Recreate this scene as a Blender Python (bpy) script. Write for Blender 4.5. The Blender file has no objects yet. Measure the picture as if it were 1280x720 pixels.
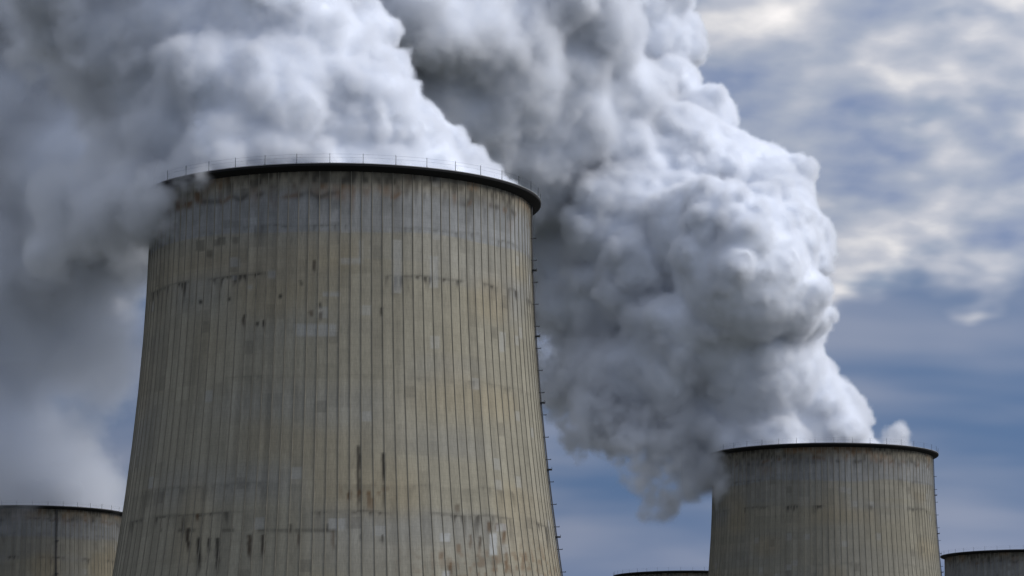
import bpy, bmesh, math
import numpy as np
from mathutils import Vector

C = bpy.context.scene.collection
SC = bpy.context.scene

# ------------------------------------------------------------------ camera
F_PX = 3901.0            # focal length in pixels of a 1280 px wide frame
PITCH = 0.163
CAM_Z = 1.7
cam_data = bpy.data.cameras.new('camera')
cam_data.sensor_width = 36.0
cam_data.lens = 36.0 * F_PX / 1280.0
cam_data.clip_start = 0.5
cam_data.clip_end = 60000.0
cam = bpy.data.objects.new('camera', cam_data)
cam.location = (0, 0, CAM_Z)
cam.rotation_euler = (math.pi / 2 + PITCH, 0, 0)
C.objects.link(cam)
SC.camera = cam

# ------------------------------------------------------------------ light
SUN_EL = math.radians(35)
SUN_AZ = math.radians(79)         # clockwise from the direction behind the camera's back towards the right
to_sun = Vector((math.sin(SUN_AZ) * math.cos(SUN_EL), -math.cos(SUN_AZ) * math.cos(SUN_EL), math.sin(SUN_EL)))
sun_d = bpy.data.lights.new('sun', 'SUN')
sun_d.energy = 2.05
sun_d.angle = math.radians(22)
sun_d.color = (1.0, 0.96, 0.915)
sun = bpy.data.objects.new('sun', sun_d)
sun.rotation_euler = to_sun.to_track_quat('Z', 'Y').to_euler()
sun.location = (300, -200, 400)
C.objects.link(sun)

SC.view_settings.view_transform = 'Standard'
SC.view_settings.look = 'None'
SC.view_settings.gamma = 1.0
SC.view_settings.use_curve_mapping = False
SC.view_settings.exposure = 0.0

cy = SC.cycles
cy.max_bounces = 12
cy.diffuse_bounces = 6
cy.volume_bounces = 9
cy.transparent_max_bounces = 8
cy.volume_step_rate = 1.6
cy.volume_max_steps = 512
cy.use_denoising = True
cy.caustics_reflective = False
cy.caustics_refractive = False


class NG:
    """Small helper for wiring shader nodes."""
    def __init__(self, tree):
        self.t = tree
        tree.nodes.clear()

    def n(self, kind, **kw):
        nd = self.t.nodes.new(kind)
        for k, v in kw.items():
            setattr(nd, k, v)
        return nd

    def put(self, sock, v):
        if isinstance(v, bpy.types.NodeSocket):
            self.t.links.new(v, sock)
        elif v is not None:
            sock.default_value = v

    def math(self, op, a, b=None, c=None, clamp=False):
        nd = self.n('ShaderNodeMath', operation=op, use_clamp=clamp)
        self.put(nd.inputs[0], a)
        if b is not None: self.put(nd.inputs[1], b)
        if c is not None: self.put(nd.inputs[2], c)
        return nd.outputs[0]

    def vmath(self, op, a, b=None, scale=None):
        nd = self.n('ShaderNodeVectorMath', operation=op)
        self.put(nd.inputs[0], a)
        if b is not None: self.put(nd.inputs[1], b)
        if scale is not None: self.put(nd.inputs['Scale'], scale)
        return nd.outputs['Value'] if op in ('LENGTH', 'DOT_PRODUCT') else nd.outputs[0]

    def mix(self, fac, a, b, mode='MIX'):
        nd = self.n('ShaderNodeMix', data_type='RGBA', blend_type=mode)
        self.put(nd.inputs[0], fac); self.put(nd.inputs[6], a); self.put(nd.inputs[7], b)
        return nd.outputs[2]

    def range(self, v, a, b, c=0.0, d=1.0, smooth=True):
        nd = self.n('ShaderNodeMapRange', interpolation_type='SMOOTHSTEP' if smooth else 'LINEAR')
        for i, x in enumerate((v, a, b, c, d)): self.put(nd.inputs[i], x)
        return nd.outputs[0]

    def noise(self, vec, scale, detail=4.0, rough=0.5, dist=0.0):
        nd = self.n('ShaderNodeTexNoise')
        self.put(nd.inputs['Vector'], vec)
        nd.inputs['Scale'].default_value = scale
        nd.inputs['Detail'].default_value = detail
        nd.inputs['Roughness'].default_value = rough
        nd.inputs['Distortion'].default_value = dist
        return nd.outputs['Fac']

    def xyz(self, x, y, z):
        nd = self.n('ShaderNodeCombineXYZ')
        self.put(nd.inputs[0], x); self.put(nd.inputs[1], y); self.put(nd.inputs[2], z)
        return nd.outputs[0]


# ------------------------------------------------------------------ sky
world = bpy.data.worlds.new('World')
SC.world = world
world.use_nodes = True
w = NG(world.node_tree)
tc = w.n('ShaderNodeTexCoord')
d = w.vmath('NORMALIZE', tc.outputs['Generated'])
sp = w.n('ShaderNodeSeparateXYZ'); w.put(sp.inputs[0], d)
dz = w.math('MAXIMUM', sp.outputs[2], 0.0)
inv = w.math('DIVIDE', 1.0, w.math('ADD', dz, 0.33))
px_ = w.math('MULTIPLY', sp.outputs[0], inv)
py_ = w.math('MULTIPLY', sp.outputs[1], inv)
q = w.xyz(w.math('ADD', px_, -33.0), w.math('ADD', py_, 40.4), 0.0)
sky = w.n('ShaderNodeTexSky', sky_type='NISHITA')
sky.sun_disc = False
sky.sun_elevation = SUN_EL
sky.sun_rotation = math.radians(180) - SUN_AZ
sky.altitude = 60
sky.dust_density = 1.5
sky.ozone_density = 1.5
blue = w.vmath('SCALE', sky.outputs[0], scale=0.07)
blue = w.mix(1.0, blue, (0.72, 0.88, 1.10, 1), 'MULTIPLY')
# far low deck: smooth blue grey with faint long streaks
streak = w.noise(w.xyz(w.math('MULTIPLY', px_, 3.2), w.math('MULTIPLY', py_, 9.0), 0.3), 1.3, 2, 0.4, 0.15)
soft = w.noise(w.xyz(px_, w.math('MULTIPLY', py_, 1.3), 4.3), 6.0, 3, 0.45, 0.2)
deck = w.mix(w.range(w.math('ADD', w.math('MULTIPLY', streak, 0.65), w.math('MULTIPLY', soft, 0.35)), 0.36, 0.66), (0.098, 0.165, 0.300, 1), (0.245, 0.285, 0.39, 1))
deck = w.mix(w.range(dz, 0.070, 0.100, 0.4, 0.0), deck, (0.285, 0.32, 0.44, 1))
# broken sunlit cloud above it
n1 = w.noise(q, 6.5, 2.0, 0.4, 0.05)
n2 = w.noise(q, 17.0, 2.0, 0.45, 0.1)
n3 = w.noise(q, 42.0, 3.0, 0.5, 0.2)
nn = w.math('ADD', w.math('ADD', w.math('MULTIPLY', n1, 0.40), w.math('MULTIPLY', n2, 0.50)), w.math('MULTIPLY', n3, 0.10))
ramp = w.n('ShaderNodeValToRGB')
cr = ramp.color_ramp
stops = [(0.36, (0.165, 0.225, 0.38)), (0.43, (0.255, 0.305, 0.43)), (0.50, (0.35, 0.39, 0.48)), (0.56, (0.475, 0.495, 0.56)),
         (0.61, (0.67, 0.665, 0.685)), (0.67, (0.92, 0.885, 0.875))]
cr.elements[0].position, cr.elements[0].color = stops[0][0], stops[0][1] + (1,)
cr.elements[1].position, cr.elements[1].color = stops[1][0], stops[1][1] + (1,)
for pos, col in stops[2:]:
    e = cr.elements.new(pos); e.color = col + (1,)
bias = w.range(dz, 0.158, 0.180, -0.02, 0.022)
bias2 = w.range(dz, 0.205, 0.250, 0.0, -0.025)
w.put(ramp.inputs[0], w.math('ADD', nn, w.math('ADD', bias, bias2)))
cloud = ramp.outputs[0]
hole = w.range(w.noise(q, 14.0, 3, 0.5), 0.58, 0.74, 0.0, 0.45)
cloud = w.mix(hole, cloud, blue)
edge = w.math('ADD', dz, w.math('MULTIPLY', w.math('SUBTRACT', n2, 0.5), 0.045))
col = w.mix(w.range(edge, 0.153, 0.170), deck, cloud)
# cloud brightened towards the veiled sun, dimmed away from it to darken left sides
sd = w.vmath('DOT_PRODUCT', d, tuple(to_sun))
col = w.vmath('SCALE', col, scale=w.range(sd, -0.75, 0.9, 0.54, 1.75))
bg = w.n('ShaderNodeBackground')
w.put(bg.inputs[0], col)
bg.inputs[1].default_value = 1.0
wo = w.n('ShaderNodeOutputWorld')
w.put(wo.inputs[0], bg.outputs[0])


# ------------------------------------------------------------------ small builders
def link_obj(name, me, mat=None, parent=None, loc=None):
    o = bpy.data.objects.new(name, me)
    if mat is not None and me is not None and not me.materials:
        me.materials.append(mat)
    C.objects.link(o)
    if parent is not None: o.parent = parent
    if loc is not None: o.location = loc
    return o


def mesh_np(name, verts, faces, smooth=False):
    me = bpy.data.meshes.new(name)
    me.from_pydata([tuple(v) for v in verts], [], [tuple(f) for f in faces])
    if smooth:
        me.shade_smooth()
    me.update()
    return me


def mesh_quads(name, V, Q, smooth=True):
    """Fast quad mesh from numpy arrays."""
    me = bpy.data.meshes.new(name)
    me.vertices.add(len(V)); me.vertices.foreach_set('co', V.astype(np.float32).ravel())
    me.loops.add(Q.size); me.loops.foreach_set('vertex_index', Q.astype(np.int32).ravel())
    me.polygons.add(len(Q))
    me.polygons.foreach_set('loop_start', np.arange(0, Q.size, 4, dtype=np.int32))
    me.update(calc_edges=True)
    if smooth: me.shade_smooth()
    return me


def tube_points(pts, rad, n=5, closed=False):
    """Verts and faces of a tube along a list of points."""
    V, Fc = [], []
    m = len(pts)
    for i, p in enumerate(pts):
        p = Vector(p)
        a = Vector(pts[(i - 1) % m] if (closed or i > 0) else pts[i])
        b = Vector(pts[(i + 1) % m] if (closed or i < m - 1) else pts[i])
        t = (b - a).normalized()
        s = t.cross(Vector((0, 0, 1)))
        if s.length < 1e-3: s = t.cross(Vector((1, 0, 0)))
        s.normalize(); u = t.cross(s)
        for k in range(n):
            g = 2 * math.pi * k / n
            V.append(p + (s * math.cos(g) + u * math.sin(g)) * rad)
    for i in range(m if closed else m - 1):
        j = (i + 1) % m
        for k in range(n):
            l = (k + 1) % n
            Fc.append((i * n + k, i * n + l, j * n + l, j * n + k))
    if not closed:
        Fc.append(tuple(range(n - 1, -1, -1)))
        Fc.append(tuple((m - 1) * n + k for k in range(n)))
    return V, Fc


def join(*vf):
    V, Fc = [], []
    for v, f in vf:
        o = len(V)
        V += list(v); Fc += [tuple(i + o for i in x) for x in f]
    return V, Fc


def box_vf(c, s):
    x, y, z = c; a, b, h = s[0] / 2, s[1] / 2, s[2] / 2
    V = [(x + i * a, y + j * b, z + k * h) for k in (-1, 1) for j in (-1, 1) for i in (-1, 1)]
    return V, [(0, 2, 3, 1), (4, 5, 7, 6), (0, 1, 5, 4), (2, 6, 7, 3), (0, 4, 6, 2), (1, 3, 7, 5)]


def pmat(name, col, rough=0.8, metallic=0.0, vary=0.25, scale=3.0):
    m = bpy.data.materials.new(name); m.use_nodes = True
    g = NG(m.node_tree)
    t = g.n('ShaderNodeTexCoord')
    f = g.noise(t.outputs['Object'], scale, 4, 0.6)
    c = g.mix(f, tuple(x * (1 - vary) for x in col) + (1,), tuple(min(1, x * (1 + vary)) for x in col) + (1,))
    b = g.n('ShaderNodeBsdfPrincipled')
    g.put(b.inputs['Base Color'], c)
    b.inputs['Roughness'].default_value = rough
    b.inputs['Metallic'].default_value = metallic
    o = g.n('ShaderNodeOutputMaterial'); g.put(o.inputs[0], b.outputs[0])
    return m


def concrete_material():
    """Weathered concrete: the shell's own colours come from a colour attribute, grain and fine streaks from noise."""
    m = bpy.data.materials.new('weathered_concrete'); m.use_nodes = True
    g = NG(m.node_tree)
    at = g.n('ShaderNodeAttribute', attribute_name='concrete')
    uv = g.n('ShaderNodeUVMap', uv_map='strip')
    s = g.n('ShaderNodeSeparateXYZ'); g.put(s.inputs[0], uv.outputs[0])
    u, v = s.outputs[0], s.outputs[1]          # u counts rib bays, v is height in metres
    fine = g.noise(g.xyz(g.math('MULTIPLY', u, 9.0), g.math('MULTIPLY', v, 0.55), 0.0), 1.0, 5, 0.62)
    speck = g.noise(g.xyz(g.math('MULTIPLY', u, 4.0), g.math('MULTIPLY', v, 2.6), 5.0), 1.0, 5, 0.6)
    k = g.math('ADD', g.range(fine, 0.25, 0.75, -0.17, 0.17, False), g.range(speck, 0.25, 0.75, -0.07, 0.07, False))
    # lift joints of the climbing formwork, every 1.3 m or so
    fr = g.math('FRACT', g.math('DIVIDE', v, 1.33))
    joint = g.math('MULTIPLY', g.range(g.math('ABSOLUTE', g.math('SUBTRACT', fr, 0.5)), 0.0, 0.05, 1.0, 0.0),
                   g.range(speck, 0.35, 0.65, 0.0, 0.20))
    k = g.math('SUBTRACT', g.math('ADD', k, 1.0), joint)
    c = g.vmath('SCALE', at.outputs['Color'], scale=k)
    b = g.n('ShaderNodeBsdfPrincipled')
    g.put(b.inputs['Base Color'], c)
    b.inputs['Roughness'].default_value = 0.88
    b.inputs['Specular IOR Level'].default_value = 0.25
    bp = g.n('ShaderNodeBump'); bp.inputs['Strength'].default_value = 0.2; bp.inputs['Distance'].default_value = 0.05
    g.put(bp.inputs['Height'], g.math('SUBTRACT', speck, joint)); g.put(b.inputs['Normal'], bp.outputs[0])
    o = g.n('ShaderNodeOutputMaterial'); g.put(o.inputs[0], b.outputs[0])
    return m


M_CONC = concrete_material()
M_RIB = pmat('darker_rib_concrete', (0.205, 0.19, 0.148), 0.9, 0, 0.5, 0.35)  # ribs a tone darker than the wall, mottled by noise
M_FASCIA = pmat('black_fascia_concrete', (0.010, 0.010, 0.011), 1.0, 0, 0.5, 0.8)
M_CAP = pmat('pale_rim_concrete', (0.36, 0.37, 0.38), 0.8, 0, 0.2, 0.8)
M_STEEL = pmat('weathered_dark_steel', (0.035, 0.037, 0.042), 0.6, 0.4, 0.3, 1.0)
M_SHAFT = pmat('inner_shell_concrete', (0.20, 0.19, 0.17), 0.9, 0, 0.3, 0.2)


# ------------------------------------------------------------------ ground
def ground_material():
    m = bpy.data.materials.new('meadow_ground'); m.use_nodes = True
    g = NG(m.node_tree)
    t = g.n('ShaderNodeTexCoord')
    a = g.noise(t.outputs['Object'], 0.02, 6, 0.6)
    b_ = g.noise(t.outputs['Object'], 0.9, 5, 0.6)
    c = g.mix(g.range(a, 0.4, 0.62), (0.06, 0.068, 0.042, 1), (0.11, 0.10, 0.085, 1))
    c = g.mix(g.range(b_, 0.3, 0.7, 0.0, 0.4), c, (0.04, 0.045, 0.022, 1))
    b = g.n('ShaderNodeBsdfPrincipled'); g.put(b.inputs['Base Color'], c); b.inputs['Roughness'].default_value = 0.95
    o = g.n('ShaderNodeOutputMaterial'); g.put(o.inputs[0], b.outputs[0])
    return m


S = 20000
gr = link_obj('ground', mesh_np('ground', [(-S, -S, 0), (S, -S, 0), (S, S, 0), (-S, S, 0)], [(0, 1, 2, 3)]), ground_material())
gr['kind'] = 'structure'

# ------------------------------------------------------------------ cooling towers
H_RIM = 112.7
NRIB = 120
R_LIP = 37.55


def r_shell(z):
    return 35.6 * np.sqrt(1.0 + ((z - 112.0) / 120.0) ** 2)


def project(X, Y, Z):
    """World point -> photograph pixel (used for measuring only)."""
    z = Z - CAM_Z
    dd = Y * math.cos(PITCH) + z * math.sin(PITCH)
    u = -Y * math.sin(PITCH) + z * math.cos(PITCH)
    return 640 + F_PX * X / dd, 360 - F_PX * u / dd


def smooth01(x, a, b):
    t = np.clip((x - a) / (b - a), 0, 1)
    return t * t * (3 - 2 * t)


def val_noise(u, v, seed, period=None):
    """Smooth value noise on arrays."""
    rng = np.random.default_rng(seed)
    T = rng.random((256, 256))
    iu, iv = np.floor(u).astype(int), np.floor(v).astype(int)
    fu, fv = u - iu, v - iv
    fu, fv = fu * fu * (3 - 2 * fu), fv * fv * (3 - 2 * fv)
    p = period or 256
    g = lambda a, b: T[(a % p) % 256, b % 256]
    return (g(iu, iv) * (1 - fu) * (1 - fv) + g(iu + 1, iv) * fu * (1 - fv) + g(iu, iv + 1) * (1 - fu) * fv + g(iu + 1, iv + 1) * fu * fv)


def cell(u, v, seed):
    rng = np.random.default_rng(seed)
    T = rng.random((256, 256))
    return T[np.floor(u).astype(int) % 256, np.floor(v).astype(int) % 256]


def paint_shell(U, Z, seed, PX=None, PY=None):
    """Concrete colours over bay number U (0..NRIB) and height Z."""
    base = np.array([0.272, 0.253, 0.194])
    cool = np.array([0.240, 0.245, 0.240])
    tan = np.array([0.295, 0.252, 0.168])
    dark = np.array([0.030, 0.027, 0.022])
    rust = np.array([0.150, 0.085, 0.040])
    pale = np.array([0.40, 0.41, 0.40])
    s = seed * 17
    # cool zone under the crown, warm lower down; each lift of concrete a little different
    wob = (val_noise(U / 7.0, Z * 0, s + 1) - 0.5) * 1.2
    zc = smooth01(Z + wob, 91.5, 93.0) * 0.3 + smooth01(Z + wob, 101.0, 101.4) * 0.7
    zc = zc * (1 - smooth01(Z, 107.0, 111.0) * 0.75)
    blot = val_noise(U / 9.0, Z / 7.0, s + 2)
    zc = np.clip(zc + (blot - 0.55) * 0.8 * (Z < 96) + (blot - 0.5) * 0.3, 0, 1)
    c = base + zc[..., None] * (cool - base)
    warm = np.clip(smooth01(val_noise(U / 6.0, Z / 9.0, s + 3), 0.45, 0.85) * 0.6 * (1 - smooth01(Z, 96, 102) * 0.95)
                   + smooth01(Z, 106.5, 111.5) * 0.45, 0, 1)
    c = c + warm[..., None] * (tan - c)
    # per bay and per lift tone
    tone = 1 + (cell(U, Z * 0, s + 4) - 0.5) * 0.14 + (cell(U * 0, Z / 1.33, s + 5) - 0.5) * 0.06
    big = cell(U / 2.0, Z / 2.66, s + 6)
    tone += (cell(U, Z / 2.66, s + 7) - 0.5) * 0.10 + np.where(big > 0.93, 0.07, 0) - np.where(big < 0.05, 0.07, 0)
    tone += (val_noise(U * 1.7, Z / 16.0, s + 8) - 0.5) * 0.24 + (val_noise(U * 3.3, Z / 24.0, s + 28) - 0.5) * 0.26 + (val_noise(U * 2.1, Z / 1.6, s + 29) - 0.5) * 0.16 * smooth01(Z, 88, 108)
    c = c * tone[..., None]
    # pale repair squares
    rp = cell(U, Z / 1.9 + np.floor(cell(U, Z * 0, s + 9) * 7) / 7, s + 10)
    m = (rp > 0.985) * 0.32
    c = c + m[..., None] * (pale * 0.92 - c)
    m = (cell(U, Z / 2.2 + np.floor(cell(U, Z * 0, s + 19) * 5) / 5, s + 18) > 0.988) * 0.3
    c = c + m[..., None] * (dark * 3.0 - c)
    # grime hanging below the crown
    hang = 1.5 + val_noise(U * 2.3, Z * 0, s + 11) * 7 + val_noise(U / 5, Z * 0, s + 12) * 5
    g = smooth01(Z, 111.6 - hang, 112.2) * 0.85 * (0.25 + 1.1 * val_noise(U * 2.6, Z / 1.1, s + 13))
    ring = np.exp(-((Z - 107.6 - (val_noise(U, Z * 0, s + 31) - .5) * 1.4) / 0.5) ** 2) * smooth01(val_noise(U * 1.3, Z * 0, s + 32), 0.35, 0.7) * 0.45
    rusty_ring = ring
    g = np.clip(g, 0, 0.85)
    rusty = smooth01(val_noise(U / 2.5, Z / 3.0, s + 14), 0.5, 0.8)
    gc = dark * 1.5 + rusty[..., None] * (rust - dark * 1.5)
    c = c + g[..., None] * (gc - c)
    rc = rust * 0.9 + smooth01(val_noise(U / 1.7, Z * 0, s + 33), 0.4, 0.6)[..., None] * (dark * 1.5 - rust * 0.9)
    c = c + np.clip(rusty_ring * 1.3, 0, 0.8)[..., None] * (rc - c)
    # a lift that leaks: short dark runs under it
    for zl, amp, ln in ((93.3, 0.95, 3.0), (102.0, 0.4, 2.0), (56.0, 0.35, 3.0), (51.0, 0.8, 3.2), (75.0, 0.25, 3.0), (30.0, .5, 4)):
        zl_ = zl + (val_noise(U / 3.0, Z * 0, s + 20) - 0.5) * 0.7
        L = ln * (0.15 + val_noise(U * 1.9, Z * 0 + zl, s + 15) ** 3 * 2.6)
        on = smooth01(val_noise(U / 2.2, Z * 0 + zl * 3, s + 16), 0.35, 0.75)
        inside = (Z < zl_) * smooth01(Z, zl_ - L, zl_)
        thin = smooth01(val_noise(U * 4.0, Z / 3.0, s + 17), 0.40, 0.75)
        mm = np.clip(inside * on * amp * (0.25 + thin), 0, 0.85)
        line = np.exp(-((Z - zl_) / 0.22) ** 2) * on * amp * 0.55
        mm = np.maximum(mm, line)
        c = c + mm[..., None] * (dark * 1.6 - c)
    if PX is not None:
        # the stains one can point at on the nearest tower: (x, y top, y bottom, half width, strength, rusty)
        runs = [(448, 557, 655, 1.9, .9, 0), (479, 566, 612, 2.0, .95, 0), (480, 606, 640, 1.6, .6, 0), (478, 668, 680, 1.4, .8, 0), (451, 668, 676, 1.3, .5, 0),
                (235, 660, 694, 2.0, .95, .1), (249, 672, 722, 2.2, .9, 0), (261, 672, 695, 1.7, .9, 0), (272, 672, 722, 2.0, .9, 0), (312, 668, 704, 2.4, .9, .2),
                (328, 668, 700, 1.8, .9, .1), (373, 666, 686, 1.6, .7, .3), (417, 662, 690, 2.0, .6, .4), (363, 655, 668, 1.6, .7, 0), (409, 655, 666, 1.5, .7, 0),
                (247, 642, 652, 1.7, .9, .5), (461, 615, 640, 2.2, .7, .7), (466, 622, 640, 1.8, .6, .9), (436, 616, 626, 2.4, .7, .6), (572, 630, 642, 2.4, .6, .3),
                (612, 652, 668, 2.6, .8, .5), (622, 654, 664, 2.4, .8, .6), (630, 655, 684, 2.0, .8, .7), (600, 670, 690, 1.6, .8, .2), (588, 668, 690, 1.3, .6, .5),
                (573, 680, 694, 2.4, .6, .9), (552, 690, 700, 2.6, .6, .9), (563, 702, 722, 1.6, .8, .5), (633, 690, 720, 1.6, .6, .8), (655, 690, 720, 2.2, .4, .9),
                (618, 696, 722, 2.5, .55, .7), (305, 393, 410, 1.8, .8, .1), (322, 402, 408, 1.6, .8, 0), (330, 400, 410, 1.6, .85, 0), (400, 378, 386, 1.8, .8, 0), (389, 388, 396, 2.2, .7, .3),
                (401, 390, 402, 1.8, .7, .2), (393, 325, 342, 1.6, .8, .1), (376, 350, 358, 1.6, .6, 0), (477, 384, 396, 1.5, .8, 0), (350, 368, 373, 1.9, .9, 0), (251, 375, 380, 2, .9, 0),
                (287, 372, 376, 1.6, .9, 0), (221, 250, 265, 3.0, .9, .7), (247, 240, 256, 4.0, .8, .8), (236, 252, 262, 3.5, .7, .8), (200, 286, 300, 5.0, .8, .3)]
        for x, y0, y1, hw, a, ru in runs:
            jit = (val_noise(PY / 5.0, PY * 0 + x, 91) - 0.5) * 1.4
            mm = np.exp(-((PX - x - jit) / (hw * 1.25)) ** 4) * smooth01(PY, y0 - 1.5, y0 + 1.5) * (1 - smooth01(PY, y0 + (y1 - y0) * 0.55, y1 + 2)) * a
            c = c + mm[..., None] * ((dark + ru * (rust - dark)) - c)
        # clean or re-coated rectangles: (x0, x1, y0, y1, strength, tone)
        for x0, x1, y0, y1, a, t in [(368, 420, 405, 420, .45, .92), (550, 563, 667, 677, .7, 1.0), (612, 621, 667, 694, .8, 1.0), (553, 562, 714, 722, .7, 1.0),
                                     (403, 426, 365, 371, .4, .9), (425, 450, 322, 330, .35, .95), (620, 633, 655, 664, .5, 1.0), (287, 300, 322, 334, .4, .85), (290, 296, 344, 350, .3, .8),
                                     (335, 345, 338, 348, .35, .9), (310, 316, 356, 362, .35, .9), (448, 454, 300, 330, .3, 1.), (490, 502, 300, 366, .35, 1.),
                                     (537, 548, 320, 360, .35, 1.0), (624, 632, 415, 440, .35, 1.0), (538, 550, 420, 436, .3, 1.), (410, 432, 648, 662, .35, 1.0)]:
            e = 0.9
            mm = smooth01(PX, x0 - e, x0 + e) * (1 - smooth01(PX, x1 - e, x1 + e)) * smooth01(PY, y0 - e, y0 + e) * (1 - smooth01(PY, y1 - e, y1 + e)) * a
            c = c + mm[..., None] * (pale * t - c)
        for x0, x1, y0, y1, a in [(245, 256, 300, 314, .5), (258, 266, 312, 322, .5), (272, 282, 296, 306, .5), (290, 298, 296, 304, .45), (266, 274, 300, 308, .4), (278, 300, 275, 285, .25)]:
            mm = smooth01(PX, x0 - 1, x0 + 1) * (1 - smooth01(PX, x1 - 1, x1 + 1)) * smooth01(PY, y0 - 1, y0 + 1) * (1 - smooth01(PY, y1 - 1, y1 + 1)) * a
            c = c + mm[..., None] * (dark * 2 - c)
        # brownish lift line low on the wall with pitting
        line = np.exp(-((PY - (663 - 0.00012 * (PX - 430) ** 2 * 0)) / 2.2) ** 2) * smooth01(val_noise(U * 1.5, Z * 0, 77), 0.3, 0.6) * 0.6 * (PX > 200) * (PX < 420)
        c = c + line[..., None] * (dark * 1.5 - c)
        line = np.exp(-((PY - 613) / 8) ** 2) * smooth01(val_noise(U * 2.5, Z * 1.2, 78), 0.5, 0.75) * 0.7 * np.exp(-((PX - 455) / 30) ** 2)
        c = c + line[..., None] * (rust * .8 - c)
        low = smooth01(PY, 668, 700) * smooth01(val_noise(U * 2.6, Z / 0.8, 79), 0.45, 0.8) * 0.42 * smooth01(PX, 430, 640)
        c = c + low[..., None] * (rust - c)
    return np.clip(c, 0.01, 0.6)


def make_shell(cx, cyy, seed, per_bay, dz, z_fine, near, wall_tone=1.0):
    ncol = NRIB * per_bay
    zs = np.concatenate([np.linspace(0, z_fine, 14)[:-1], np.arange(z_fine, H_RIM - 1.0, dz), [H_RIM - 0.9]])
    a = -math.pi + 2 * math.pi * np.arange(ncol + 1) / ncol           # 0 = towards the camera, + to the right
    A, Z = np.meshgrid(a, zs)
    R = r_shell(Z)
    X, Y = R * np.sin(A), -R * np.cos(A)
    U = (A + math.pi) / (2 * math.pi) * NRIB
    PX = PY = None
    if near:
        PX, PY = project(X + cx, Y + cyy, Z)
        back = np.cos(A) < 0
        PX = np.where(back, -9999, PX)
    col = paint_shell(U, Z, seed, PX, PY) * wall_tone      # one even tone factor over the whole wall
    nr, nc = Z.shape
    V = np.stack([X, Y, Z], -1).reshape(-1, 3)
    idx = np.arange(nr * nc).reshape(nr, nc)
    Q = np.stack([idx[:-1, :-1], idx[:-1, 1:], idx[1:, 1:], idx[1:, :-1]], -1).reshape(-1, 4)
    me = mesh_quads('shell', V, Q)
    ca = me.color_attributes.new('concrete', 'FLOAT_COLOR', 'POINT')
    ca.data.foreach_set('color', np.concatenate([col, np.ones(col.shape[:2] + (1,))], -1).astype(np.float32).ravel())
    uvl = me.uv_layers.new(name='strip')
    UV = np.stack([U, Z], -1).reshape(-1, 2)
    uvl.data.foreach_set('uv', UV[Q.ravel()].astype(np.float32).ravel())
    return me


def lathe(name, prof, n=180):
    V, Fc = [], []
    m = len(prof)
    for k in range(n):
        a = 2 * math.pi * k / n
        for r, z in prof:
            V.append((r * math.sin(a), -r * math.cos(a), z))
    for k in range(n):
        l = (k + 1) % n
        for i in range(m - 1):
            Fc.append((k * m + i, l * m + i, l * m + i + 1, k * m + i + 1))
    return mesh_np(name, V, Fc, False)


def rib_mesh():
    """One meridional rib: a low trapezoid that follows the shell's curve, at azimuth 0 (facing -y)."""
    V, Fc = [], []
    zs = [0, 12, 24, 36, 46, 56, 66, 76, 86, 94, 102, 108, 111.75]
    for z in zs:
        r = float(r_shell(z))
        for x, dr in ((-0.085, -0.05), (-0.05, 0.10), (0.05, 0.10), (0.085, -0.05)):
            V.append((x, -(r + dr), z))
    for i in range(len(zs) - 1):
        for k in range(3):
            Fc.append((i * 4 + k, i * 4 + k + 1, i * 4 + k + 5, i * 4 + k + 4))
    t = (len(zs) - 1) * 4
    Fc.append((t, t + 1, t + 2, t + 3))
    return mesh_np('rib', V, Fc)


RIB = rib_mesh(); RIB.materials.append(M_RIB)
# fascia: near-black ring under the rim walkway, seen from below
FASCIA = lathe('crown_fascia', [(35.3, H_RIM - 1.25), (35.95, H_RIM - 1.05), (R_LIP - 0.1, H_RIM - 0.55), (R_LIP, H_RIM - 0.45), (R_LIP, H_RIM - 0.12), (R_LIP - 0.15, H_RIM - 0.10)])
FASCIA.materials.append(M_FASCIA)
DECK = lathe('walkway_deck', [(R_LIP - 0.2, H_RIM - 0.10), (R_LIP + 0.05, H_RIM - 0.10), (R_LIP + 0.05, H_RIM), (34.75, H_RIM), (34.75, H_RIM - 0.3)])
DECK.materials.append(M_CAP)
SHAFT = lathe('inner_wall', [(float(r_shell(z)) - (0.5 if z < 112 else 0.62), z) for z in (112.4, 105, 95, 80, 60, 40, 20, 0)])
SHAFT.materials.append(M_SHAFT)
R_POST = R_LIP - 0.12


def post_mesh(tall):
    h = 1.65 if tall else 1.15
    vf = join(box_vf((0, -R_POST, H_RIM + h / 2), (0.07, 0.07, h)), box_vf((0, -R_POST, H_RIM + 0.03), (0.3, 0.24, 0.06)),
              box_vf((0, -R_POST, H_RIM + h), (0.045, 0.045, 0.3)))
    return mesh_np('railing_post', *vf)


POST_TALL = post_mesh(True)
POST_TALL.materials.append(M_STEEL)


def ring_mesh(name, h, rad):
    pts = [(R_POST * math.sin(2 * math.pi * k / 160), -R_POST * math.cos(2 * math.pi * k / 160), H_RIM + h) for k in range(160)]
    return mesh_np(name, *tube_points(pts, rad, 4, True))


RAILS = [ring_mesh('guard_wire', 1.6, 0.010), ring_mesh('guard_wire', 1.0, 0.010)]
for me_ in RAILS: me_.materials.append(M_STEEL)


# ladder parts at azimuth 0
def ladder_parts():
    out = []
    for x in (-0.24, 0.24):
        pts = [(x, -(float(r_shell(z)) + 0.30), float(z)) for z in list(np.arange(2.0, 112.0, 6.0)) + [111.4]]
        out.append(('ladder_rail', mesh_np('ladder_rail', *tube_points(pts, 0.11, 4)), [0.0]))
    vf = []
    for z in np.arange(2.3, 111.3, 0.42):
        r = float(r_shell(z)) + 0.30
        vf.append(box_vf((0, -r, float(z)), (0.48, 0.05, 0.05)))
    out.append(('ladder_rung', mesh_np('ladder_rung', *join(*vf)), None))
    return out


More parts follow.
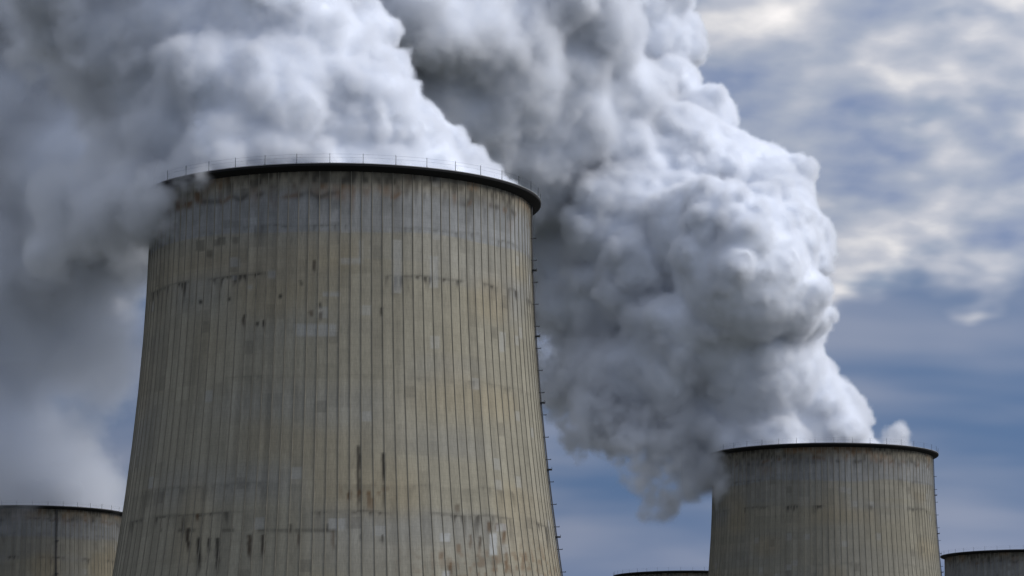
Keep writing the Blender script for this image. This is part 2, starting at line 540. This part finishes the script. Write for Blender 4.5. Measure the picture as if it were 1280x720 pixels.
LADDER = ladder_parts()
for _, me_, _k in LADDER: me_.materials.append(M_STEEL)


def bracket_mesh(z):
    r = float(r_shell(z))
    vf = join(box_vf((0, -(r + 0.5), z), (0.10, 1.1, 0.13)), box_vf((0, -(r + 1.03), z + 0.04), (0.4, 0.08, 0.2)))
    return mesh_np('standoff_bracket', *vf)


def landing_mesh(z):
    r = float(r_shell(z))
    vf = join(box_vf((0.2, -(r + 0.55), z), (1.2, 0.9, 0.22)), box_vf((0.2, -(r + 0.98), z + 0.35), (1.2, 0.06, 0.06)), box_vf((0.75, -(r + 0.98), z + 0.2), (0.06, 0.06, 0.4)))
    return mesh_np('rest_landing', *vf)


LAD_Z = list(np.arange(10.0, 107.0, 4.15))
LANDINGS = [landing_mesh(float(z) + 2.3) for z in LAD_Z[::3]]
BRACKETS = [bracket_mesh(float(z)) for z in LAD_Z]
for me_ in LANDINGS + BRACKETS: me_.materials.append(M_STEEL)


def cooling_tower(label, cx, cyy, seed, ladder_az, near=False, mid=False, wall_tone=1.0):
    t = bpy.data.objects.new('cooling_tower', None)
    C.objects.link(t)
    t.location = (cx, cyy, 0)
    t['label'] = label; t['category'] = 'cooling tower'; t['group'] = 'cooling towers of the power station'
    if near: me = make_shell(cx, cyy, seed, 6, 0.30, 40.0, True)
    elif mid: me = make_shell(cx, cyy, seed, 4, 0.45, 70.0, False, wall_tone)
    else: me = make_shell(cx, cyy, seed, 3, 0.7, 84.0, False, wall_tone)
    link_obj('shell', me, M_CONC, t)
    link_obj('inner_wall', SHAFT, None, t)
    link_obj('crown_fascia', FASCIA, None, t)
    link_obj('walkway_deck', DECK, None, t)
    for k in range(NRIB):
        o = link_obj('rib', RIB, None, t)
        o.rotation_euler = (0, 0, 2 * math.pi * k / NRIB)
    for k in range(40):
        o = link_obj('railing_post', POST_TALL, None, t)
        o.rotation_euler = (0, 0, 2 * math.pi * k / 40)
    for me_ in RAILS: link_obj('guard_wire', me_, None, t)
    l = bpy.data.objects.new('ladder', None); C.objects.link(l); l.parent = t; l.rotation_euler = (0, 0, ladder_az)
    for nm, me_, flag in LADDER:
        o = link_obj(nm, me_, None, l)
        if flag is None: o['kind'] = 'stuff'
    for me_ in BRACKETS: link_obj('standoff_bracket', me_, None, l)
    for me_ in LANDINGS: link_obj('rest_landing', me_, None, l)
    return t


NEAR = (-32.1, 576.4)
RIGHT = (100.97, 1011.2)
LEFT = (-188.0, 1220.0)
MID = (88.0, 1560.0)
FARR = (234.0, 1430.0)
cooling_tower('largest concrete cooling tower in the foreground with rust streaks and steam pouring from its rim', *NEAR, 1, math.radians(86), near=True)
cooling_tower('mid-distance ribbed cooling tower at right beneath the tall white steam plume', *RIGHT, 2, math.radians(84), mid=True, wall_tone=0.84)
cooling_tower('dark cooling tower top peeking out behind the left edge of the largest tower', *LEFT, 3, math.radians(24), wall_tone=0.66)
cooling_tower('farthest low cooling tower rim between the two big towers, mostly below the frame', *MID, 4, math.radians(80), wall_tone=0.8)
cooling_tower('cooling tower rim in the bottom right corner, behind the right hand tower', *FARR, 5, math.radians(70), wall_tone=0.8)


# ------------------------------------------------------------------ steam
def ray_point(px, py, Y):
    """Where the sight line of a photograph pixel reaches the distance Y (for measuring where the steam stands)."""
    a, b = (px - 640) / F_PX, (360 - py) / F_PX
    dy = math.cos(PITCH) - b * math.sin(PITCH)
    dzz = math.sin(PITCH) + b * math.cos(PITCH)
    return np.array([a * Y / dy, Y, CAM_Z + dzz * Y / dy]), math.sqrt(Y * Y + (dzz * Y / dy) ** 2) / F_PX


def fractal_tile(n, beta, seed, lo=2.0):
    rng = np.random.default_rng(seed)
    f = np.fft.rfftn(rng.standard_normal((n, n, n)).astype(np.float32))
    k = np.fft.fftfreq(n) * n
    kz = np.fft.rfftfreq(n) * n
    kk = np.sqrt(k[:, None, None] ** 2 + k[None, :, None] ** 2 + kz[None, None, :] ** 2)
    amp = np.where(kk < lo, 0, 1 / np.maximum(kk, 1) ** beta)
    t = np.fft.irfftn(f * amp, s=(n, n, n), axes=(0, 1, 2)).astype(np.float32)
    return t / t.std()


TILE = fractal_tile(128, 2.6, 5, 1.5)
TILE_F = fractal_tile(128, 1.9, 9, 6)
TILE_B = fractal_tile(128, 2.0, 15, 5)
TILE_C = fractal_tile(128, 2.0, 19, 13)


def tiled(t, shape, off=(0, 0, 0)):
    return t[np.ix_(*[(np.arange(n) + o) % 128 for n, o in zip(shape, off)])]


def steam_field(blobs, vs, lo, hi, seed, levels, k0):
    """blobs: (centre, radius, softness). Returns inside-depth g and edge softness w on a voxel grid."""
    rng = np.random.default_rng(seed)
    n = np.maximum(np.ceil((hi - lo) / vs).astype(int), 4)
    g = np.full(n, -9.0, np.float32)
    wf = np.full(n, 1.5, np.float32)
    ax = [lo[i] + (np.arange(n[i]) + 0.5) * vs for i in range(3)]

    def splat(c, r, soft):
        i0 = np.maximum(((c - r - 3 - lo) / vs).astype(int), 0); i1 = np.minimum(((c + r + 3 - lo) / vs).astype(int) + 1, n)
        if np.any(i1 <= i0): return
        X, Y, Z = (ax[i][i0[i]:i1[i]] - c[i] for i in range(3))
        dd = r - np.sqrt(X[:, None, None] ** 2 + Y[None, :, None] ** 2 + Z[None, None, :] ** 2)
        sl = tuple(slice(a, b) for a, b in zip(i0, i1))
        cur = g[sl]
        m = dd > cur
        cur[m] = dd[m]
        wf[sl][m] = soft

    cc = np.array([b[0] for b in blobs]); rr = np.array([b[1] for b in blobs]); ss = np.array([b[2] for b in blobs])
    E_ = np.zeros(n, np.float32)
    for c, r, s in zip(cc, rr, ss):
        splat(c, r, s)
        q0 = r + 3 * k0
        i0 = np.maximum(((c - q0 - lo) / vs).astype(int), 0); i1 = np.minimum(((c + q0 - lo) / vs).astype(int) + 1, n)
        if np.any(i1 <= i0): continue
        X, Y, Z = (ax[i][i0[i]:i1[i]] - c[i] for i in range(3))
        dd = r - np.sqrt(X[:, None, None] ** 2 + Y[None, :, None] ** 2 + Z[None, None, :] ** 2)
        E_[tuple(slice(a, b) for a, b in zip(i0, i1))] += np.exp(np.clip(dd, -12, 60) / k0)
    g = np.maximum(g, k0 * np.log(np.maximum(E_, 1e-6)) - 0.6).astype(np.float32)
    for lev, (per, fac, jit, bury) in enumerate(levels):
        C2, R2, S2 = [], [], []
        for c, r, s in zip(cc, rr, ss):
            k = per if s < 5 else max(2, int(per * 0.6))
            v = rng.standard_normal((k, 3)); v /= np.linalg.norm(v, axis=1)[:, None]
            r2 = r * fac * (1 + rng.uniform(-jit, jit, k))
            p = c + v * (r - r2 * bury)[:, None]
            # keep only puffs that break the surface
            gi = np.floor((p - lo) / vs).astype(int)
            ok = np.all((gi >= 0) & (gi < n), axis=1)
            gi = np.clip(gi, 0, n - 1)
            dep = g[gi[:, 0], gi[:, 1], gi[:, 2]]
            ok &= dep < r2 * 0.85
            if lev > 0:      # some faces of the cloud stay smooth, others boil
                t_ = TILE[(gi[:, 0] // 2) % 128, (gi[:, 1] // 2) % 128, (gi[:, 2] // 2) % 128]
                ok &= t_ > rng.uniform(-1.0, 1.0, k) - 0.35
            C2.append(p[ok]); R2.append(r2[ok]); S2.append(np.full(ok.sum(), s))
        cc, rr, ss = np.concatenate(C2), np.concatenate(R2), np.concatenate(S2)
        for c, r, s in zip(cc, rr, ss): splat(c, r, s)
    return g, wf, n, ax


def blur(a, it=1):
    for _ in range(it):
        for ax in range(3):
            a = (np.roll(a, 1, ax) + 2 * a + np.roll(a, -1, ax)) * 0.25
    return a


def spread(a, vs):
    """Wide smoothing of a slowly varying field: on a coarse copy, then back."""
    s = 5
    c = a[::s, ::s, ::s]
    c = np.pad(c, 4, mode='edge')
    c = blur(c, max(2, int(round(20.0 / (s * vs)) ** 2 // 8)))[4:-4, 4:-4, 4:-4]
    b = np.repeat(np.repeat(np.repeat(c, s, 0), s, 1), s, 2)[:a.shape[0], :a.shape[1], :a.shape[2]]
    return blur(b, 5)


def grid_object(name, dens, lo, hi, mat, to_mesh=None, parent=None):
    """A voxel field as a volume (geometry nodes Volume Cube reading the field), or its surface at a threshold."""
    n = dens.shape
    me = bpy.data.meshes.new(name)
    me.vertices.add(dens.size)
    at = me.attributes.new('field', 'FLOAT', 'POINT')
    at.data.foreach_set('value', np.ascontiguousarray(dens, dtype=np.float32).ravel())
    o = link_obj(name, me, None, parent)
    ng = bpy.data.node_groups.new(name + '_grid', 'GeometryNodeTree')
    ng.interface.new_socket('Geometry', in_out='INPUT', socket_type='NodeSocketGeometry')
    ng.interface.new_socket('Geometry', in_out='OUTPUT', socket_type='NodeSocketGeometry')
    N, L = ng.nodes, ng.links
    gi, go = N.new('NodeGroupInput'), N.new('NodeGroupOutput')
    pos = N.new('GeometryNodeInputPosition')

    def m(op, a, b=None):
        nd = N.new('ShaderNodeMath'); nd.operation = op
        for i, x in enumerate((a, b)):
            if x is None: continue
            if isinstance(x, bpy.types.NodeSocket): L.new(x, nd.inputs[i])
            else: nd.inputs[i].default_value = x
        return nd.outputs[0]
    s = N.new('ShaderNodeSeparateXYZ'); L.new(pos.outputs[0], s.inputs[0])
    ii = []
    for i in range(3):
        step = (hi[i] - lo[i]) / n[i]
        # Volume Cube samples the field at lo + (hi - lo) * i / (n - 1)
        t = m('MULTIPLY', m('SUBTRACT', s.outputs[i], float(lo[i])), float((n[i] - 1) / (hi[i] - lo[i])))
        t = m('MINIMUM', m('MAXIMUM', m('ROUND', t), 0.0), float(n[i] - 1))
        f2i = N.new('FunctionNodeFloatToInt'); f2i.rounding_mode = 'ROUND'; L.new(t, f2i.inputs[0]); ii.append(f2i.outputs[0])

    def im(op, a, b):
        nd = N.new('FunctionNodeIntegerMath'); nd.operation = op
        for i, x in enumerate((a, b)):
            if isinstance(x, bpy.types.NodeSocket): L.new(x, nd.inputs[i])
            else: nd.inputs[i].default_value = x
        return nd.outputs[0]
    idx = im('ADD', im('MULTIPLY', im('ADD', im('MULTIPLY', ii[0], int(n[1])), ii[1]), int(n[2])), ii[2])
    na = N.new('GeometryNodeInputNamedAttribute'); na.data_type = 'FLOAT'; na.inputs[0].default_value = 'field'
    si = N.new('GeometryNodeSampleIndex'); si.data_type = 'FLOAT'; si.domain = 'POINT'
    L.new(gi.outputs[0], si.inputs[0])
    L.new(na.outputs[0], si.inputs['Value']); L.new(idx, si.inputs['Index'])
    vc = N.new('GeometryNodeVolumeCube')
    L.new(si.outputs[0], vc.inputs['Density'])
    vc.inputs['Min'].default_value = tuple(lo); vc.inputs['Max'].default_value = tuple(hi)
    for i, k in enumerate(('Resolution X', 'Resolution Y', 'Resolution Z')): vc.inputs[k].default_value = int(n[i])
    out = vc.outputs[0]
    if to_mesh is not None:
        vm = N.new('GeometryNodeVolumeToMesh'); vm.resolution_mode = 'GRID'
        vm.inputs['Threshold'].default_value = to_mesh
        vm.inputs['Adaptivity'].default_value = 0.0
        L.new(out, vm.inputs[0]); out = vm.outputs[0]
        ss = N.new('GeometryNodeSetShadeSmooth'); L.new(out, ss.inputs[0]); out = ss.outputs[0]
    sm = N.new('GeometryNodeSetMaterial'); sm.inputs['Material'].default_value = mat
    L.new(out, sm.inputs[0]); L.new(sm.outputs[0], go.inputs[0])
    md = o.modifiers.new('grid', 'NODES'); md.node_group = ng
    if to_mesh is not None:
        dg = bpy.context.evaluated_depsgraph_get()
        real = bpy.data.meshes.new_from_object(o.evaluated_get(dg))
        o.modifiers.clear()
        o.data = real
        bpy.data.meshes.remove(me)
        real.name = name
        real.materials.clear(); real.materials.append(mat)
    else:
        me.materials.append(mat)
    return o


def steam_material(name, col):
    m = bpy.data.materials.new(name); m.use_nodes = True
    g = NG(m.node_tree)
    v = g.n('ShaderNodeVolumePrincipled')
    v.inputs['Color'].default_value = col + (1,)
    v.inputs['Density'].default_value = 1.0
    v.inputs['Anisotropy'].default_value = 0.15
    o = g.n('ShaderNodeOutputMaterial'); g.put(o.inputs['Volume'], v.outputs[0])
    return m


def core_material():
    m = bpy.data.materials.new('dense_steam'); m.use_nodes = True
    g = NG(m.node_tree)
    b = g.n('ShaderNodeBsdfDiffuse'); b.inputs['Color'].default_value = (0.905, 0.932, 0.978, 1)
    o = g.n('ShaderNodeOutputMaterial'); g.put(o.inputs[0], b.outputs[0])
    return m


M_CORE = core_material()
M_STEAM = steam_material('steam', (0.968, 0.979, 0.998))


def plume(label, Y0, chunks, spec0):
    """chunks: (voxel, density, seed, levels, noise offset, spec). Spec rows: x, y, radius (photo pixels at that distance), depth offset in m, edge softness in m."""
    root = bpy.data.objects.new('steam_plume', None); C.objects.link(root)
    base, _ = ray_point(spec0[0], spec0[1], Y0)
    root.location = tuple(base)
    root['label'] = label; root['category'] = 'steam plume'; root['group'] = 'steam plumes from the cooling towers'
    for vs, dmax, seed, levels, off, tear, bump, k0, spec in chunks:
        blobs = []
        for x, y, r, dy, soft in spec:
            p, k = ray_point(x, y, Y0 + dy)
            blobs.append((p, r * k, soft))
        cs = np.array([b[0] for b in blobs]); rs = np.array([b[1] for b in blobs])[:, None]
        pad = 0.22
        lo = (cs - rs * (1 + pad)).min(0) - 2; hi = (cs + rs * (1 + pad)).max(0) + 2
        lo[2] = max(lo[2], 60.0)
        g, wf, n, ax = steam_field(blobs, vs, lo, hi, seed, levels, k0)
        wf = spread(wf, vs)
        g = blur(g, 1)
        N1 = tiled(TILE, n, off); N2 = tiled(TILE_F, n, off)
        # rounded bumps with sharp creases between them, in two sizes (in voxels, so finer on the nearer steam)
        bil = bump * vs * (1.5 * (np.abs(tiled(TILE_B, n, off)) - 0.8) + 0.75 * (np.abs(tiled(TILE_C, n, off)) - 0.8))
        bil *= np.clip(1.5 - wf / 8, 0.25, 1)
        torn = np.clip((wf - 9) / 8, 0, 1) * tear
        g = g + bil
        e = g + N1 * (0.30 * (wf - 1.0) + 0.2) + N2 * (0.24 + 0.06 * wf) - torn * 0.16 * wf + torn * N2 * 0.17 * wf
        dens = dmax * np.clip(e / (wf + 0.3), 0, 1) ** 1.4
        dens[g < -8] = 0
        core = g + N1 * 0.28 * (wf - 1.0) - (1.2 / dmax + 0.66 * wf) - torn * 0.5 * wf
        lo_, hi_ = lo - base, hi - base
        for a in range(3):
            dens[tuple([slice(None)] * a + [[0, -1]])] = 0
            core[tuple([slice(None)] * a + [[0, -1]])] = -5
        # voxel centres: Volume Cube samples end to end
        lo_s, hi_s = lo_ + vs / 2, lo_ + vs * (np.array(n) - 0.5)
        q_ = 1 if vs < 1 else 2
        c2 = blur(core, 1 if vs < 1 else 2)[::q_, ::q_, ::q_]
        m2 = np.array(c2.shape)
        grid_object('steam_body', np.clip(c2 / (4 * vs) + 0.5, 0, 1), lo_s, lo_s + q_ * vs * (m2 - 1), M_CORE, 0.5, root)
        veil = grid_object('steam_veil', dens, lo_s, hi_s, M_STEAM, None, root)
        veil['kind'] = 'stuff'
    return root


LV = [(13, 0.52, 0.3, 0.58), (14, 0.43, 0.35, 0.55), (9, 0.45, 0.3, 0.5)]
LV_T = [(12, 0.5, 0.25, 0.6)]
LV_S = [(14, 0.46, 0.25, 0.5), (9, 0.45, 0.3, 0.45)]

plume('tall billowing white steam plume rising from the right hand tower and drifting left', RIGHT[1], [(0.70, 1.0, 11, LV, (0, 0, 0), 1.0, 0.32, 2.0, [
    # mouth and the bright slope above it
    (1010, 590, 70, 0, 1.5), (960, 585, 62, -8, 2), (1050, 575, 40, 0, 1.5), (1080, 572, 22, 0, 1.2), (1098, 572, 16, 0, 1.2), (1062, 525, 24, 0, 1.2), (1045, 500, 26, 0, 1.2), (995, 525, 62, 0, 1.5), (1030, 535, 48, -5, 1.5), (935, 530, 70, 0, 2),
    (960, 470, 78, -6, 1.5), (900, 500, 75, 5, 2.5), (1000, 480, 36, 0, 1.5),
    # the big middle billow
    (930, 345, 92, -25, 1.5), (965, 380, 72, -12, 1.5), (975, 300, 62, 0, 1.5), (880, 300, 75, -12, 1.5), (900, 410, 80, -10, 2),
    (1000, 330, 40, 5, 1.5), (990, 265, 36, 15, 1.5), (950, 240, 60, 25, 1.5), (900, 215, 62, 25, 1.5), (850, 200, 70, 20, 1.8),
    (880, 150, 45, 35, 1.5), (835, 110, 45, 45, 2), (830, 60, 50, 50, 2), (790, 20, 70, 50, 2.5), (790, -40, 75, 50, 3),
    # body to the left
    (790, 270, 85, 10, 2.5), (830, 340, 85, 5, 2.5), (770, 190, 85, 22, 4), (740, 110, 95, 14, 6), (700, 30, 105, 0, 7), (650, -10, 95, -15, 8),
    (720, 300, 80, 30, 5), (760, 370, 80, 20, 5), (670, 200, 95, 14, 7), (625, 100, 105, -12, 8), (560, 20, 105, -32, 8), (570, -20, 90, -32, 8),
    (540, 120, 110, -14, 8), (590, 220, 100, 20, 7), (610, 180, 90, 2, 8), (690, 130, 90, 4, 8), (650, 150, 90, 0, 8),
    # smoky underside and the torn left edge
    (840, 450, 80, 0, 5), (800, 490, 66, 5, 8), (855, 530, 60, 0, 6), (890, 562, 46, 0, 6), (800, 540, 56, 0, 14), (762, 530, 58, 10, 19), (730, 470, 60, 20, 17),
    (800, 588, 50, 0, 15), (820, 600, 36, 0, 11), (845, 560, 45, 0, 9), (715, 420, 55, 30, 12), (690, 360, 60, 50, 9), (705, 450, 50, 40, 20), (850, 585, 36, -5, 13),
    (889, 586, 24, -6, 10), (880, 592, 22, 0, 10),
    # a stray puff at the right of the rim
    (1112, 568, 14, 6, 5), (1120, 558, 10, 8, 5), (1124, 548, 8, 9, 5), (1126, 537, 7, 9, 5), (1136, 563, 9, 8, 5), (1150, 569, 7, 8, 5),
]), (1.7, 0.35, 12, LV_S, (70, 30, 90), 0.0, 0.4, 2.6, [
    # tail drifting on behind the largest tower, extended upward to shade the left steam
    (640, 330, 90, 70, 8), (570, 300, 110, 95, 8), (480, 280, 120, 120, 8), (390, 260, 125, 145, 8), (300, 250, 125, 165, 9), (450, 120, 130, 140, 8), (300, 120, 140, 165, 9), (350, 0, 150, 165, 9),
    (200, 200, 120, 170, 10), (230, 40, 140, 175, 9), (480, -60, 140, 140, 8), (380, -130, 150, 160, 8), (230, -120, 150, 180, 9),
    (110, 210, 130, 180, 10), (110, 60, 140, 185, 10), (40, -40, 140, 190, 10), (20, 130, 130, 190, 10), (60, 330, 90, 190, 12), (-60, 60, 140, 200, 10),
])], (1030, 560))

plume('white steam spilling over the rim of the largest tower and blowing up to the left', NEAR[1], [(0.42, 1.1, 23, LV, (40, 70, 10), 0.0, 0.30, 1.4, [
    (430, 260, 150, 0, 0.9), (540, 255, 60, -6, 0.6), (580, 250, 45, 0, 0.6), (610, 252, 36, 0, 0.6), (634, 250, 22, 0, 0.6), (646, 248, 14, 0, .6), (520, 215, 55, -5, 0.7), (470, 190, 75, -6, 0.8),
    (520, 160, 36, 4, 0.6), (553, 182, 32, 4, 0.6), (586, 206, 26, 4, 0.6), (614, 222, 18, 4, 0.6), (470, 112, 50, 0, 0.6), (440, 150, 70, -10, .9),
    (454, 46, 43, 5, 0.6), (430, 90, 60, 0, .8), (380, 60, 80, -8, 0.9), (395, 0, 52, 5, 0.8), (400, -60, 70, 5, .9), (350, 130, 95, -12, 1.6), (300, 190, 90, -14, 2.5),
    (320, 30, 90, -5, 1.8), (270, 110, 85, -8, 3), (330, -60, 110, 0, 2), (240, 30, 90, 0, 3), (220, 170, 66, -6, 5), (250, 215, 50, -16, 6), (252, 226, 20, -29, 6), (236, 230, 27, -24, 6), (216, 236, 30, -16, 7), (198, 244, 34, -8, 7), (184, 252, 36, -2, 8), (222, 250, 30, -21, 8), (204, 262, 36, -12, 10), (190, 265, 46, -4, 11), (180, 235, 60, 2, 11),
    (165, 270, 60, 8, 13), (150, 290, 50, 12, 14), (130, 280, 70, 15, 14),
    (200, 110, 70, 5, 6), (170, 180, 55, 8, 8), (170, 40, 90, 10, 6), (220, -70, 130, 10, 4), (120, -80, 120, 20, 7), (120, 110, 70, 20, 10), (140, 230, 60, 25, 11), (90, 20, 80, 30, 10),
])], (432, 250))

plume('dark grey shaded steam plume at the far left behind the largest tower', LEFT[1], [(1.4, 0.2, 37, LV_T, (90, 20, 50), 0.0, 0.2, 5.0, [
    (30, 690, 95, 0, 10), (60, 610, 95, -10, 26), (-20, 600, 100, 0, 14), (0, 530, 110, 0, 14), (50, 550, 80, -10, 30), (-60, 440, 130, 0, 10), (40, 440, 90, -10, 18), (80, 480, 70, 0, 30), (125, 440, 60, 0, 40), 
    (20, 340, 120, -10, 10), (95, 345, 74, -15, 16), (140, 315, 62, -15, 16), (140, 280, 90, -10, 14), (60, 220, 140, -10, 10), (0, 100, 150, 0, 10), (130, 130, 130, 0, 10),
    (180, 10, 140, 10, 9), (50, -20, 160, 10, 9), (-80, 280, 150, 10, 9), (200, 250, 80, 20, 9),
])], (30, 640))
